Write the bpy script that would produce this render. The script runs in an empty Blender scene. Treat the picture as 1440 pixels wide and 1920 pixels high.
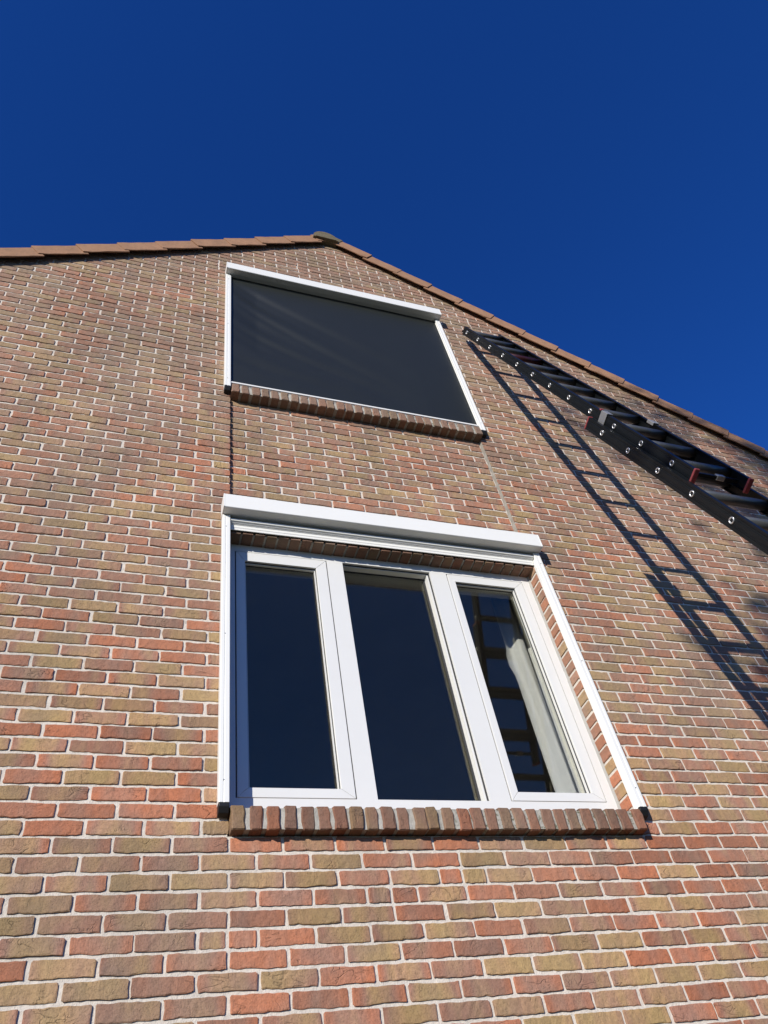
import bpy, bmesh, math, random
import numpy as np
from mathutils import Vector, Matrix
random.seed(7)
rng = np.random.default_rng(11)
scene = bpy.context.scene
COL = scene.collection

# ------------------------------------------------------------------ camera
F_PX, W_PX, H_PX = 1421.9, 1440.0, 1920.0
R_CAM = np.array([[0.9452, -0.2914, -0.1475], [0.1262, 0.7423, -0.6581], [0.3013, 0.6034, 0.7383]])
C_CAM = np.array([-0.4930, -2.9898, -1.4868])
cam_data = bpy.data.cameras.new('camera')
cam = bpy.data.objects.new('camera', cam_data)
COL.objects.link(cam)
cam_data.sensor_fit = 'VERTICAL'
cam_data.sensor_height = 36.0
cam_data.lens = 36.0 * F_PX / H_PX
cam_data.clip_start = 0.05
cam_data.clip_end = 2000.0
m = Matrix.Identity(4)
for i in range(3):
    m[i][0] = R_CAM[0][i]; m[i][1] = -R_CAM[1][i]; m[i][2] = -R_CAM[2][i]; m[i][3] = C_CAM[i]
cam.matrix_world = m
scene.camera = cam

# ------------------------------------------------------------------ light
SUN = Vector((0.906, 1.0, -0.485)).normalized()          # direction the light travels
elev = math.asin(-SUN.z)
az = math.atan2(-SUN.x, -SUN.y)                          # compass angle of the sun from +Y towards +X
world = bpy.data.worlds.new('World')
scene.world = world
world.use_nodes = True
wn = world.node_tree.nodes; wl = world.node_tree.links
wn.clear()
sky = wn.new('ShaderNodeTexSky'); sky.sky_type = 'NISHITA'; sky.sun_disc = False
sky.sun_elevation = elev; sky.sun_rotation = az
sky.altitude = 0.0; sky.air_density = 1.0; sky.dust_density = 0.0; sky.ozone_density = 10.0
bg = wn.new('ShaderNodeBackground'); bg.inputs['Strength'].default_value = 0.112
wo = wn.new('ShaderNodeOutputWorld')
hs = wn.new('ShaderNodeHueSaturation'); hs.inputs['Saturation'].default_value = 1.08; hs.inputs['Hue'].default_value = 0.514
wl.new(sky.outputs[0], hs.inputs['Color']); wl.new(hs.outputs[0], bg.inputs['Color']); wl.new(bg.outputs[0], wo.inputs['Surface'])
sd = bpy.data.lights.new('sun', 'SUN'); sd.energy = 4.3; sd.angle = math.radians(0.5); sd.color = (1.0, 0.945, 0.845)
sun = bpy.data.objects.new('sun', sd); COL.objects.link(sun)
sun.rotation_euler = SUN.to_track_quat('-Z', 'Y').to_euler()
sun.location = (-9, -10, 12)
scene.view_settings.view_transform = 'Standard'
scene.view_settings.look = 'None'
scene.view_settings.exposure = 0.38
scene.view_settings.gamma = 1.0
scene.view_settings.use_curve_mapping = False

# ------------------------------------------------------------------ helpers
WORLD = {}
def wpos(o):
    return Vector(WORLD.get(o.name, (0, 0, 0)))
def put(o, parent=None, at=(0, 0, 0)):
    COL.objects.link(o)
    WORLD[o.name] = tuple(at)
    if parent is not None:
        o.parent = parent
        o.location = Vector(at) - wpos(parent)
    else:
        o.location = at
    return o
def thing(name, at, label, cat, group=None):
    o = bpy.data.objects.new(name, None); o.empty_display_size = 0.2
    put(o, None, at)
    o['label'] = label; o['category'] = cat
    if group: o['group'] = group
    return o
def obj(name, bm, mat, parent=None, at=(0, 0, 0), smooth=False, bevel=0.0, segs=2):
    """bm is in world orientation, relative to 'at'."""
    if bevel > 0:
        es = [e for e in bm.edges if len(e.link_faces) == 2 and e.calc_face_angle(0) > 0.5]
        bmesh.ops.bevel(bm, geom=es, offset=bevel, segments=segs, profile=0.5, affect='EDGES', clamp_overlap=True)
    me = bpy.data.meshes.new(name)
    bm.normal_update()
    bm.to_mesh(me); bm.free()
    mats = mat if isinstance(mat, (list, tuple)) else [mat]
    for mm in mats: me.materials.append(mm)
    if smooth:
        me.polygons.foreach_set('use_smooth', [True] * len(me.polygons))
    o = bpy.data.objects.new(name, me)
    return put(o, parent, at)
def inst(name, me, parent, at, color=None):
    o = bpy.data.objects.new(name, me)
    put(o, parent, at)
    if color is not None: o.color = color
    return o
def box(bm, a, b, mi=0):
    x0, y0, z0 = a; x1, y1, z1 = b
    v = [bm.verts.new(p) for p in ((x0, y0, z0), (x1, y0, z0), (x1, y1, z0), (x0, y1, z0),
                                   (x0, y0, z1), (x1, y0, z1), (x1, y1, z1), (x0, y1, z1))]
    for f in ((3, 2, 1, 0), (4, 5, 6, 7), (0, 1, 5, 4), (1, 2, 6, 5), (2, 3, 7, 6), (3, 0, 4, 7)):
        bm.faces.new([v[i] for i in f]).material_index = mi
    return v
def prism(bm, pts, y0, y1, mi=0):
    """polygon in XZ (counter-clockwise seen from -Y) extruded along Y."""
    a = [bm.verts.new((x, y0, z)) for x, z in pts]
    b = [bm.verts.new((x, y1, z)) for x, z in pts]
    n = len(pts)
    bm.faces.new(a).material_index = mi
    bm.faces.new(b[::-1]).material_index = mi
    for i in range(n):
        bm.faces.new((a[i], b[i], b[(i + 1) % n], a[(i + 1) % n])).material_index = mi
def sweep(bm, sec, o, d, e1, e2, closed=True, mi=0):
    """section points (p,q) along e1,e2, swept from o to o+d."""
    o = Vector(o); d = Vector(d); e1 = Vector(e1); e2 = Vector(e2)
    a = [bm.verts.new(o + e1 * p + e2 * q) for p, q in sec]
    b = [bm.verts.new(o + d + e1 * p + e2 * q) for p, q in sec]
    n = len(sec)
    for i in range(n):
        bm.faces.new((a[i], a[(i + 1) % n], b[(i + 1) % n], b[i])).material_index = mi
    bm.faces.new(a[::-1]).material_index = mi
    bm.faces.new(b).material_index = mi
def fixn(bm):
    bmesh.ops.recalc_face_normals(bm, faces=bm.faces)
    return bm
def new():
    return bmesh.new()

# ------------------------------------------------------------------ materials
def base_mat(name):
    mt = bpy.data.materials.new(name); mt.use_nodes = True
    nt = mt.node_tree; nt.nodes.clear()
    out = nt.nodes.new('ShaderNodeOutputMaterial')
    return mt, nt, out
class NT:
    def __init__(s, nt): s.nt = nt
    def n(s, t, **kw):
        nd = s.nt.nodes.new(t)
        for k, v in kw.items(): setattr(nd, k, v)
        return nd
    def l(s, a, b): s.nt.links.new(a, b)
    def math(s, op, a, b=None, c=None):
        nd = s.n('ShaderNodeMath', operation=op)
        for i, x in enumerate((a, b, c)):
            if x is None: continue
            if isinstance(x, (int, float)): nd.inputs[i].default_value = x
            else: s.l(x, nd.inputs[i])
        return nd.outputs[0]
    def noise(s, vec, scale, detail=4, rough=0.55, dist=0.0):
        nd = s.n('ShaderNodeTexNoise')
        nd.inputs['Scale'].default_value = scale; nd.inputs['Detail'].default_value = detail
        nd.inputs['Roughness'].default_value = rough; nd.inputs['Distortion'].default_value = dist
        if vec is not None: s.l(vec, nd.inputs['Vector'])
        return nd.outputs['Fac']
    def ramp(s, fac, stops, interp='LINEAR'):
        nd = s.n('ShaderNodeValToRGB'); cr = nd.color_ramp; cr.interpolation = interp
        while len(cr.elements) < len(stops): cr.elements.new(0.5)
        for e, (p, c) in zip(cr.elements, stops):
            e.position = p; e.color = (c, c, c, 1) if isinstance(c, (int, float)) else (*c, 1)
        s.l(fac, nd.inputs['Fac'])
        return nd.outputs['Color']
    def mix(s, fac, a, b, mode='MIX'):
        nd = s.n('ShaderNodeMix', data_type='RGBA', blend_type=mode)
        for i, x in ((0, fac), (6, a), (7, b)):
            if isinstance(x, (int, float)): nd.inputs[i].default_value = x
            elif isinstance(x, tuple): nd.inputs[i].default_value = (*x, 1)
            else: s.l(x, nd.inputs[i])
        return nd.outputs[2]
    def bump(s, h, strength, dist, prev=None):
        nd = s.n('ShaderNodeBump'); nd.inputs['Strength'].default_value = strength; nd.inputs['Distance'].default_value = dist
        s.l(h, nd.inputs['Height'])
        if prev is not None: s.l(prev, nd.inputs['Normal'])
        return nd.outputs[0]
    def bsdf(s, out, color, rough=0.5, normal=None, metal=0.0, spec=0.5):
        b = s.n('ShaderNodeBsdfPrincipled')
        for k, x in (('Base Color', color), ('Roughness', rough), ('Metallic', metal), ('Specular IOR Level', spec)):
            if isinstance(x, (int, float)): b.inputs[k].default_value = x
            elif isinstance(x, tuple): b.inputs[k].default_value = (*x, 1)
            else: s.l(x, b.inputs[k])
        if normal is not None: s.l(normal, b.inputs['Normal'])
        s.l(b.outputs[0], out.inputs['Surface'])
        return b
    def pos(s):
        return s.n('ShaderNodeNewGeometry').outputs['Position']
    def vmap(s, vec, scale=(1, 1, 1), loc=(0, 0, 0)):
        nd = s.n('ShaderNodeMapping'); nd.inputs['Scale'].default_value = scale; nd.inputs['Location'].default_value = loc
        s.l(vec, nd.inputs['Vector']); return nd.outputs[0]

def brick_material(name, from_object, dark=1.0):
    """hand-moulded brick: tone channels come from the object colour or from the mesh attribute 'tone'."""
    mt, nt, out = base_mat(name); s = NT(nt)
    if from_object:
        c = s.n('ShaderNodeObjectInfo').outputs['Color']
    else:
        c = s.n('ShaderNodeAttribute', attribute_name='tone').outputs['Color']
    sep = s.n('ShaderNodeSeparateColor'); s.l(c, sep.inputs[0])
    tone, val, off = sep.outputs[0], sep.outputs[1], sep.outputs[2]
    p = s.pos()
    # per-brick offset of the texture space so neighbours never share a pattern
    cmb = s.n('ShaderNodeCombineXYZ')
    s.l(s.math('MULTIPLY', off, 37.0), cmb.inputs[0]); s.l(s.math('MULTIPLY', off, 91.0), cmb.inputs[1]); s.l(s.math('MULTIPLY', off, 53.0), cmb.inputs[2])
    va = s.n('ShaderNodeVectorMath', operation='ADD'); s.l(p, va.inputs[0]); s.l(cmb.outputs[0], va.inputs[1])
    q = va.outputs[0]
    big = s.noise(s.vmap(q, (1, 1, 0.35)), 8.0, 2, 0.5)
    en = s.n('ShaderNodeAttribute', attribute_name='endness').outputs['Fac']
    tone = s.math('ADD', tone, s.math('MULTIPLY', en, s.math('MULTIPLY', s.math('FRACT', s.math('MULTIPLY', off, 17.3)), 0.55)))
    t = s.math('ADD', tone, s.math('MULTIPLY', s.math('SUBTRACT', big, 0.5), 1.5))
    col = s.ramp(t, [(0.0, (0.340, 0.230, 0.104)), (0.25, (0.356, 0.222, 0.112)), (0.42, (0.330, 0.193, 0.118)),
                     (0.55, (0.312, 0.162, 0.110)), (0.75, (0.350, 0.148, 0.090)), (1.0, (0.390, 0.145, 0.076))])
    col = s.mix(s.math('MULTIPLY', s.ramp(s.noise(q, 4.0, 2), [(0.5, 0.0), (0.72, 1.0)]), 0.5), col, (0.20, 0.135, 0.11))
    # value per brick, fine sandy grain, soot specks
    gr = s.noise(q, 260.0, 3, 0.6)
    gm = s.noise(q, 46.0, 4, 0.65)
    v = s.math('MULTIPLY', s.math('ADD', 0.86, s.math('MULTIPLY', val, 0.42)),
               s.math('ADD', 0.64, s.math('ADD', s.math('MULTIPLY', gr, 0.30), s.math('MULTIPLY', gm, 0.46))))
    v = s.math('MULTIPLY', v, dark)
    cc = s.n('ShaderNodeCombineColor'); 
    for i in range(3): s.l(v, cc.inputs[i])
    col = s.mix(1.0, col, cc.outputs[0], 'MULTIPLY')
    soot = s.ramp(s.noise(q, 30.0, 5, 0.7), [(0.60, 0.0), (0.72, 1.0)])
    col = s.mix(s.math('MULTIPLY', soot, 0.4), col, (0.12, 0.085, 0.06))
    # drag creases of the moulding
    wv = s.noise(s.vmap(q, (1.0, 1.0, 1.7)), 12.0, 2, 0.5, 1.1)
    crease = s.ramp(s.math('ABSOLUTE', s.math('SUBTRACT', wv, 0.5)), [(0.0, 1.0), (0.028, 0.0)])
    msk = s.ramp(s.noise(q, 8.5, 1), [(0.58, 0.0), (0.68, 1.0)])
    crease = s.math('MULTIPLY', crease, msk)
    col = s.mix(s.math('MULTIPLY', crease, 0.13), col, (0.10, 0.065, 0.045))
    # weathering film over the wall: large soft stains with a shape of their own
    sx = s.n('ShaderNodeSeparateXYZ'); s.l(p, sx.inputs[0])
    hgt = s.math('MULTIPLY', s.math('SUBTRACT', sx.outputs[2], 1.0), 0.055)
    film = s.ramp(s.math('ADD', s.noise(s.vmap(p, (1, 1, 0.55)), 1.1, 5, 0.6), hgt), [(0.38, 0.0), (0.72, 1.0)])
    col = s.mix(s.math('MULTIPLY', film, 0.60), col, (0.285, 0.212, 0.158))
    gp = s.ramp(s.math('ADD', s.noise(s.vmap(p, (0.8, 1, 0.5), (3.1, 0, 1.7)), 2.3, 6, 0.62, 0.4), s.math('MULTIPLY', hgt, 0.25)), [(0.48, 0.0), (0.68, 1.0)])
    col = s.mix(s.math('MULTIPLY', gp, 0.36), col, (0.135, 0.112, 0.09))
    # fine scratches and pits left by the mould
    st = s.noise(s.vmap(q, (9.0, 1.0, 1.6)), 26.0, 3, 0.6)
    col = s.mix(s.ramp(st, [(0.52, 0.0), (0.75, 0.38)]), col, (0.13, 0.09, 0.065))
    nrm = s.bump(s.noise(q, 60.0, 5, 0.7), 0.75, 0.006)
    nrm = s.bump(wv, 0.22, 0.010, nrm)
    nrm = s.bump(s.ramp(s.noise(q, 150.0, 4, 0.75), [(0.30, 0.0), (0.48, 1.0)]), 0.55, 0.0025, nrm)
    nrm = s.bump(s.math('SUBTRACT', 1.0, crease), 0.7, 0.004, nrm)
    s.bsdf(out, col, 0.9, nrm, 0.0, 0.2)
    return mt

def mortar_material(name, col1, col2, lichen=0.0):
    mt, nt, out = base_mat(name); s = NT(nt); p = s.pos()
    a = s.noise(p, 6.0, 4); b = s.noise(p, 300.0, 3, 0.6); c = s.noise(p, 45.0, 4, 0.65)
    col = s.mix(a, col1, col2)
    v = s.math('ADD', 0.66, s.math('ADD', s.math('MULTIPLY', b, 0.30), s.math('MULTIPLY', c, 0.38)))
    cc = s.n('ShaderNodeCombineColor')
    for i in range(3): s.l(v, cc.inputs[i])
    col = s.mix(1.0, col, cc.outputs[0], 'MULTIPLY')
    gp = s.ramp(s.noise(s.vmap(p, (0.8, 1, 0.5), (3.1, 0, 1.7)), 2.3, 6, 0.62, 0.4), [(0.46, 0.0), (0.68, 1.0)])
    col = s.mix(s.math('MULTIPLY', gp, 0.38), col, (0.33, 0.31, 0.275))
    lime = s.ramp(s.noise(p, 5.5, 4, 0.7), [(0.52, 0.0), (0.66, 1.0)])
    col = s.mix(s.math('MULTIPLY', lime, 0.35), col, (0.64, 0.60, 0.54))
    dirt = s.ramp(s.noise(p, 24.0, 6, 0.75), [(0.60, 0.0), (0.70, 1.0)])
    col = s.mix(s.math('MULTIPLY', dirt, 0.5), col, (0.20, 0.18, 0.15))
    if lichen > 0:
        li = s.ramp(s.noise(p, 55.0, 5, 0.75), [(0.52, 0.0), (0.60, 1.0)])
        sx = s.n('ShaderNodeSeparateXYZ'); s.l(p, sx.inputs[0])
        reg = s.ramp(s.math('MULTIPLY', sx.outputs[0], 0.5), [(0.40, 0.0), (0.55, 1.0)])
        col = s.mix(s.math('MULTIPLY', s.math('MULTIPLY', li, reg), lichen), col, (0.10, 0.105, 0.06))
    nrm = s.bump(c, 0.7, 0.008); nrm = s.bump(b, 0.6, 0.003, nrm)
    s.bsdf(out, col, 0.95, nrm, 0.0, 0.15)
    return mt

def plain_material(name, col, rough=0.5, metal=0.0, spec=0.5, mottle=0.12, scale=14.0, bumpd=0.0, dirt=0.0, dirtcol=(0.1, 0.09, 0.07)):
    mt, nt, out = base_mat(name); s = NT(nt); p = s.pos()
    a = s.noise(p, scale, 5, 0.6)
    v = s.math('ADD', 1.0 - mottle, s.math('MULTIPLY', a, 2 * mottle))
    cc = s.n('ShaderNodeCombineColor')
    for i in range(3): s.l(v, cc.inputs[i])
    c = s.mix(1.0, col, cc.outputs[0], 'MULTIPLY')
    if dirt > 0:
        d = s.ramp(s.noise(p, scale * 2.3, 6, 0.7), [(0.5, 0.0), (0.72, 1.0)])
        c = s.mix(s.math('MULTIPLY', d, dirt), c, dirtcol)
    nrm = None
    if bumpd > 0: nrm = s.bump(s.noise(p, scale * 6, 5, 0.65), 0.6, bumpd)
    r = s.math('ADD', rough - 0.06, s.math('MULTIPLY', s.noise(p, scale * 1.7, 3), 0.12))
    s.bsdf(out, c, r, nrm, metal, spec)
    return mt

M_BRICK_O = brick_material('brick_clay', True)
M_BRICK_S = brick_material('brick_clay_wall', False)
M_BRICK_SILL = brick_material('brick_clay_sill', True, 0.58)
M_MORTAR = mortar_material('mortar', (0.64, 0.575, 0.50), (0.56, 0.515, 0.455))
M_MORTAR_SILL = mortar_material('mortar_sill', (0.40, 0.38, 0.335), (0.32, 0.305, 0.27), 0.85)
M_JOINT = plain_material('weathered_joint_mortar', (0.27, 0.25, 0.215), 0.9, 0, 0.15, 0.3, 30.0, 0.004, 0.5, (0.16, 0.14, 0.12))
M_WHITE = plain_material('white_plastic', (0.66, 0.66, 0.645), 0.32, 0, 0.5, 0.025, 5.0, 0, 0.05, (0.5, 0.48, 0.42))
M_ALU = plain_material('white_coated_aluminium', (0.73, 0.73, 0.705), 0.38, 0, 0.5, 0.02, 6.0, 0, 0.04, (0.5, 0.48, 0.42))
M_RUBBER = plain_material('black_rubber', (0.012, 0.012, 0.013), 0.5, 0, 0.3, 0.2, 40)
M_GASKET = plain_material('grey_gasket', (0.035, 0.035, 0.037), 0.55, 0, 0.3, 0.2, 40)
M_SEAL = plain_material('grey_sealant', (0.42, 0.41, 0.38), 0.7, 0, 0.3, 0.15, 20)
M_TILE = plain_material('brown_concrete_tile', (0.300, 0.168, 0.100), 0.85, 0, 0.25, 0.28, 9.0, 0.004, 0.45, (0.14, 0.10, 0.07))
M_RIDGE = plain_material('lichened_tile', (0.125, 0.105, 0.068), 0.9, 0, 0.2, 0.4, 22.0, 0.006, 0.6, (0.21, 0.19, 0.12))
M_LADDER = plain_material('black_anodised_aluminium', (0.006, 0.0075, 0.0085), 0.36, 0.0, 0.25, 0.25, 18.0, 0, 0.08, (0.015, 0.016, 0.016))
M_RUNG = plain_material('dark_worn_aluminium', (0.085, 0.09, 0.095), 0.34, 0.4, 0.5, 0.3, 30.0, 0, 0.3, (0.18, 0.17, 0.16))
M_RUNGRED = plain_material('dark_red_rung', (0.05, 0.012, 0.014), 0.4, 0.3, 0.5, 0.3, 30.0, 0, 0.2)
M_RIVET = plain_material('bare_aluminium', (0.72, 0.72, 0.70), 0.3, 0.85, 0.5, 0.15, 60.0)
M_BRACKET = plain_material('grey_steel', (0.36, 0.36, 0.355), 0.42, 0.6, 0.5, 0.2, 30.0)
M_RED = plain_material('red_plastic', (0.25, 0.045, 0.05), 0.55, 0, 0.3, 0.25, 40.0, 0, 0.3)
M_WHEEL = plain_material('pale_wheel', (0.42, 0.38, 0.35), 0.6, 0, 0.4, 0.3, 60.0)
M_ROOM = plain_material('room_plaster', (0.48, 0.46, 0.43), 0.9, 0, 0.2, 0.1, 3.0)
M_REVEAL = plain_material('white_plaster', (0.72, 0.72, 0.70), 0.8, 0, 0.2, 0.06, 8.0)
M_CURTAIN = plain_material('white_curtain', (0.80, 0.80, 0.78), 0.9, 0, 0.1, 0.06, 20.0)
M_BOARD = plain_material('dark_timber', (0.05, 0.038, 0.028), 0.8, 0, 0.2, 0.3, 20.0)

def fabric_material():
    mt, nt, out = base_mat('charcoal_screen_cloth'); s = NT(nt); p = s.pos()
    wv = s.n('ShaderNodeTexWave', wave_type='BANDS', bands_direction='Z'); wv.inputs['Scale'].default_value = 160.0
    s.l(p, wv.inputs['Vector'])
    a = s.noise(p, 3.0, 3)
    col = s.mix(a, (0.0112, 0.0138, 0.0120), (0.0158, 0.0185, 0.0158))
    b = s.bsdf(out, col, 0.46, s.bump(wv.outputs['Fac'], 0.08, 0.001), 0, 0.45)
    b.inputs['Sheen Weight'].default_value = 0.0
    return mt
M_FABRIC = fabric_material()

def glass_material():
    mt, nt, out = base_mat('window_glass'); s = NT(nt)
    lw = s.n('ShaderNodeLayerWeight'); lw.inputs['Blend'].default_value = 0.5
    f5 = s.math('POWER', lw.outputs['Facing'], 3.2)
    fac = s.math('ADD', 0.050, s.math('MULTIPLY', f5, 0.70))
    tr = s.n('ShaderNodeBsdfTransparent'); tr.inputs['Color'].default_value = (0.94, 0.95, 0.945, 1)
    gl = s.n('ShaderNodeBsdfGlossy'); gl.inputs['Roughness'].default_value = 0.003
    gl.inputs['Color'].default_value = (1.0, 0.95, 0.70, 1)
    mx = s.n('ShaderNodeMixShader'); s.l(fac, mx.inputs[0]); s.l(tr.outputs[0], mx.inputs[1]); s.l(gl.outputs[0], mx.inputs[2])
    s.l(mx.outputs[0], out.inputs['Surface'])
    return mt
M_GLASS = glass_material()

def ground_material():
    mt, nt, out = base_mat('paving_and_grass'); s = NT(nt); p = s.pos()
    a = s.noise(p, 0.35, 4); b = s.noise(p, 9.0, 5, 0.65)
    col = s.mix(s.ramp(a, [(0.47, 0.0), (0.53, 1.0)]), (0.085, 0.08, 0.072), (0.03, 0.05, 0.016))
    v = s.math('ADD', 0.6, s.math('MULTIPLY', b, 0.8)); cc = s.n('ShaderNodeCombineColor')
    for i in range(3): s.l(v, cc.inputs[i])
    col = s.mix(1.0, col, cc.outputs[0], 'MULTIPLY')
    s.bsdf(out, col, 0.95, s.bump(b, 0.5, 0.02), 0, 0.2)
    return mt
M_GROUND = ground_material()

# ------------------------------------------------------------------ ground
GZ = -3.25
bm = new()
g = [bm.verts.new(p) for p in ((-400, -400, 0), (400, -400, 0), (400, 400, 0), (-400, 400, 0))]
bm.faces.new(g)
o = obj('ground', bm, M_GROUND, None, (0, 0, GZ)); o['kind'] = 'structure'

# ------------------------------------------------------------------ house: measures
MOD, CH = 0.22, 0.0703            # stretcher module and course height
JX, JZ = 0.0145, 0.0145            # joint widths
OW = 1.98                         # both openings run from x=0 to x=OW
XL, XR = -4.6, 6.7
topL = lambda x: 6.008 + 0.706 * x
topR = lambda x: 7.495 - 0.700 * x
XA = (7.495 - 6.008) / 1.406        # apex
def ztop(x): return min(topL(x), topR(x))
MY = 0.006                        # mortar face lies this far behind the brick faces
PY = 0.026                        # the panel between the windows is set back this far
WB = 0.30                         # back of the wall

house = thing('brick_house', (1.0, 0.0, GZ), 'brick gable house end with brown tiled roof edges, two stacked windows below the ridge', 'house')

mz = lambda x: ztop(x) - 0.035
bm = new()
prism(bm, [(XL, GZ), (XR, GZ), (XR, 0.0), (XL, 0.0)], MY, WB)
zc = 5.172
xl_c = (zc + 0.035 - 6.008) / 0.706; xr_c = (7.495 - 0.035 - zc) / 0.70
prism(bm, [(XL, 0.0), (-0.005, 0.0), (-0.005, zc), (xl_c, zc), (XL, mz(XL))], MY, WB)
prism(bm, [(OW + .005, 0.0), (XR, 0.0), (XR, mz(XR)), (xr_c, zc), (OW + .005, zc)], MY, WB)
prism(bm, [(xl_c, zc), (xr_c, zc), (XA, mz(XA))], MY, WB)
prism(bm, [(-0.005, 2.006), (OW + .005, 2.006), (OW + .005, 3.25), (-0.005, 3.25)], MY + PY, WB)
wall = obj('wall', bm, M_MORTAR, house, (0, 0, 0))
wall['label'] = 'pale sandy mortar between the bricks of the gable'
# smeared mortar on the right-hand return of the set-back panel
bm = new()
sm = []
for i in range(40):
    z = 2.02 + (3.225 - 2.02) * i / 39
    sm.append((z, 1.9705 + 0.004 * math.sin(i * 1.7) + 0.004 * random.random()))
for (za, xa), (zb, xb) in zip(sm[:-1], sm[1:]):
    vs = [bm.verts.new(p) for p in ((xa, PY + 0.004, za), (xb, PY + 0.004, zb), (1.9795, 0.004, zb), (1.9795, 0.004, za))]
    bm.faces.new(vs)
obj('joint_filler', bm, M_JOINT, house, (0, 0, 0))

# ------------------------------------------------------------------ brick shapes
US = np.array([0.0, 0.03, 0.10, 0.18, 0.27, 0.36, 0.45, 0.55, 0.64, 0.73, 0.82, 0.90, 0.97, 1.0])
VS = np.array([0.0, 0.065, 0.5, 0.935, 1.0])
NU, NV = len(US), len(VS)
def lowfreq(n, k, amp, r):
    t = np.linspace(0, 1, n); y = np.zeros(n)
    for j in range(1, k + 1): y += r.normal() * np.sin(2 * np.pi * (t * j * 0.8 + r.random())) / j ** 0.7
    y += r.normal(size=n) * 0.85
    return y * amp
def make_variant(r):
    du = np.zeros((NU, NV)); dv = np.zeros((NU, NV)); dy = np.zeros((NU, NV))
    top = lowfreq(NU, 2, 0.0010, r); bot = lowfreq(NU, 3, 0.0013, r)
    lef = lowfreq(NV, 2, 0.0009, r); rig = lowfreq(NV, 2, 0.0009, r)
    for a in range(NU):
        for b in range(NV):
            v = VS[b]; u = US[a]
            dv[a, b] = bot[a] * (1 - v) + top[a] * v
            du[a, b] = lef[b] * (1 - u) + rig[b] * u
    dy += r.normal(size=(NU, NV)) * 0.0005
    dy += np.outer(lowfreq(NU, 2, 0.0004, r), np.ones(NV))
    dy[0, :] += 0.0009; dy[-1, :] += 0.0009
    dy[:, 0] += 0.0005 + np.abs(r.normal(size=NU)) * 0.0007; dy[:, -1] += 0.0009
    for a in (0, NU - 1):
        for b in (0, NV - 1):
            s1 = 1 if a == 0 else -1; s2 = 1 if b == 0 else -1
            rr = abs(r.normal()) * 0.0016
            du[a, b] += s1 * rr; dv[a, b] += s2 * rr * 0.8
    return du, dv, dy
VARS = [make_variant(rng) for _ in range(26)]
ring = [(a, 0) for a in range(NU)] + [(NU - 1, b) for b in range(1, NV)] + [(a, NV - 1) for a in range(NU - 2, -1, -1)] + [(0, b) for b in range(NV - 2, 0, -1)]
NRING = len(ring)
FRONT_F = []
for a in range(NU - 1):
    for b in range(NV - 1):
        FRONT_F.append((a * NV + b, (a + 1) * NV + b, (a + 1) * NV + b + 1, a * NV + b + 1))
RING_I = [a * NV + b for a, b in ring]
NF = NU * NV
SK_F = []
for i in range(NRING):
    j = (i + 1) % NRING
    SK_F.append((NF + j, NF + i, NF + NRING + i, NF + NRING + j))
FACES = np.array(FRONT_F + SK_F)
NVERT = NF + 2 * NRING
SMOOTH = np.array([False] * (len(FRONT_F) + len(SK_F)))
ENDF = np.clip((np.abs(US - 0.5) * 2 - 0.55) / 0.4, 0, 1)
END = np.repeat(ENDF[:, None], NV, axis=1).reshape(-1)
END = np.concatenate([END, END[RING_I], END[RING_I]]).astype(np.float32)
def brick_verts(vi, w, h, depth=0.022, y=0.0, flip=0):
    """vertices of one brick centred on its own middle, facing -Y."""
    du, dv, dy = VARS[vi]
    if flip & 1: du, dv, dy = -du[::-1], dv[::-1], dy[::-1]
    if flip & 2: du, dv, dy = du[:, ::-1], -dv[:, ::-1], dy[:, ::-1]
    X = (US[:, None] - 0.5) * w + du; Z = (VS[None, :] - 0.5) * h + dv; Y = y + dy
    # keep the bevel strips narrow whatever the width
    e = 0.004
    X[1, :] = -w / 2 + e + du[1]; X[-2, :] = w / 2 - e + du[-2]
    fr = np.stack([X, Y, Z], -1).reshape(-1, 3)
    rg = fr[RING_I]
    bk = rg.copy(); bk[:, 1] = depth
    return np.concatenate([fr, rg, bk])
def mesh_from(name, verts, mat):
    me = bpy.data.meshes.new(name)
    me.from_pydata(verts.tolist(), [], FACES.tolist())
    me.polygons.foreach_set('use_smooth', SMOOTH)
    ea = me.attributes.new('endness', 'FLOAT', 'POINT'); ea.data.foreach_set('value', END)
    me.materials.append(mat)
    return me
def random_tone(r):
    k = r.random()
    if k < 0.40: t = r.normal(0.20, 0.11)
    elif k < 0.66: t = r.normal(0.47, 0.09)
    else: t = r.normal(0.74, 0.12)
    return (float(np.clip(t, 0.02, 0.98)), float(r.random()), float(r.random()), 1.0)

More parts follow.
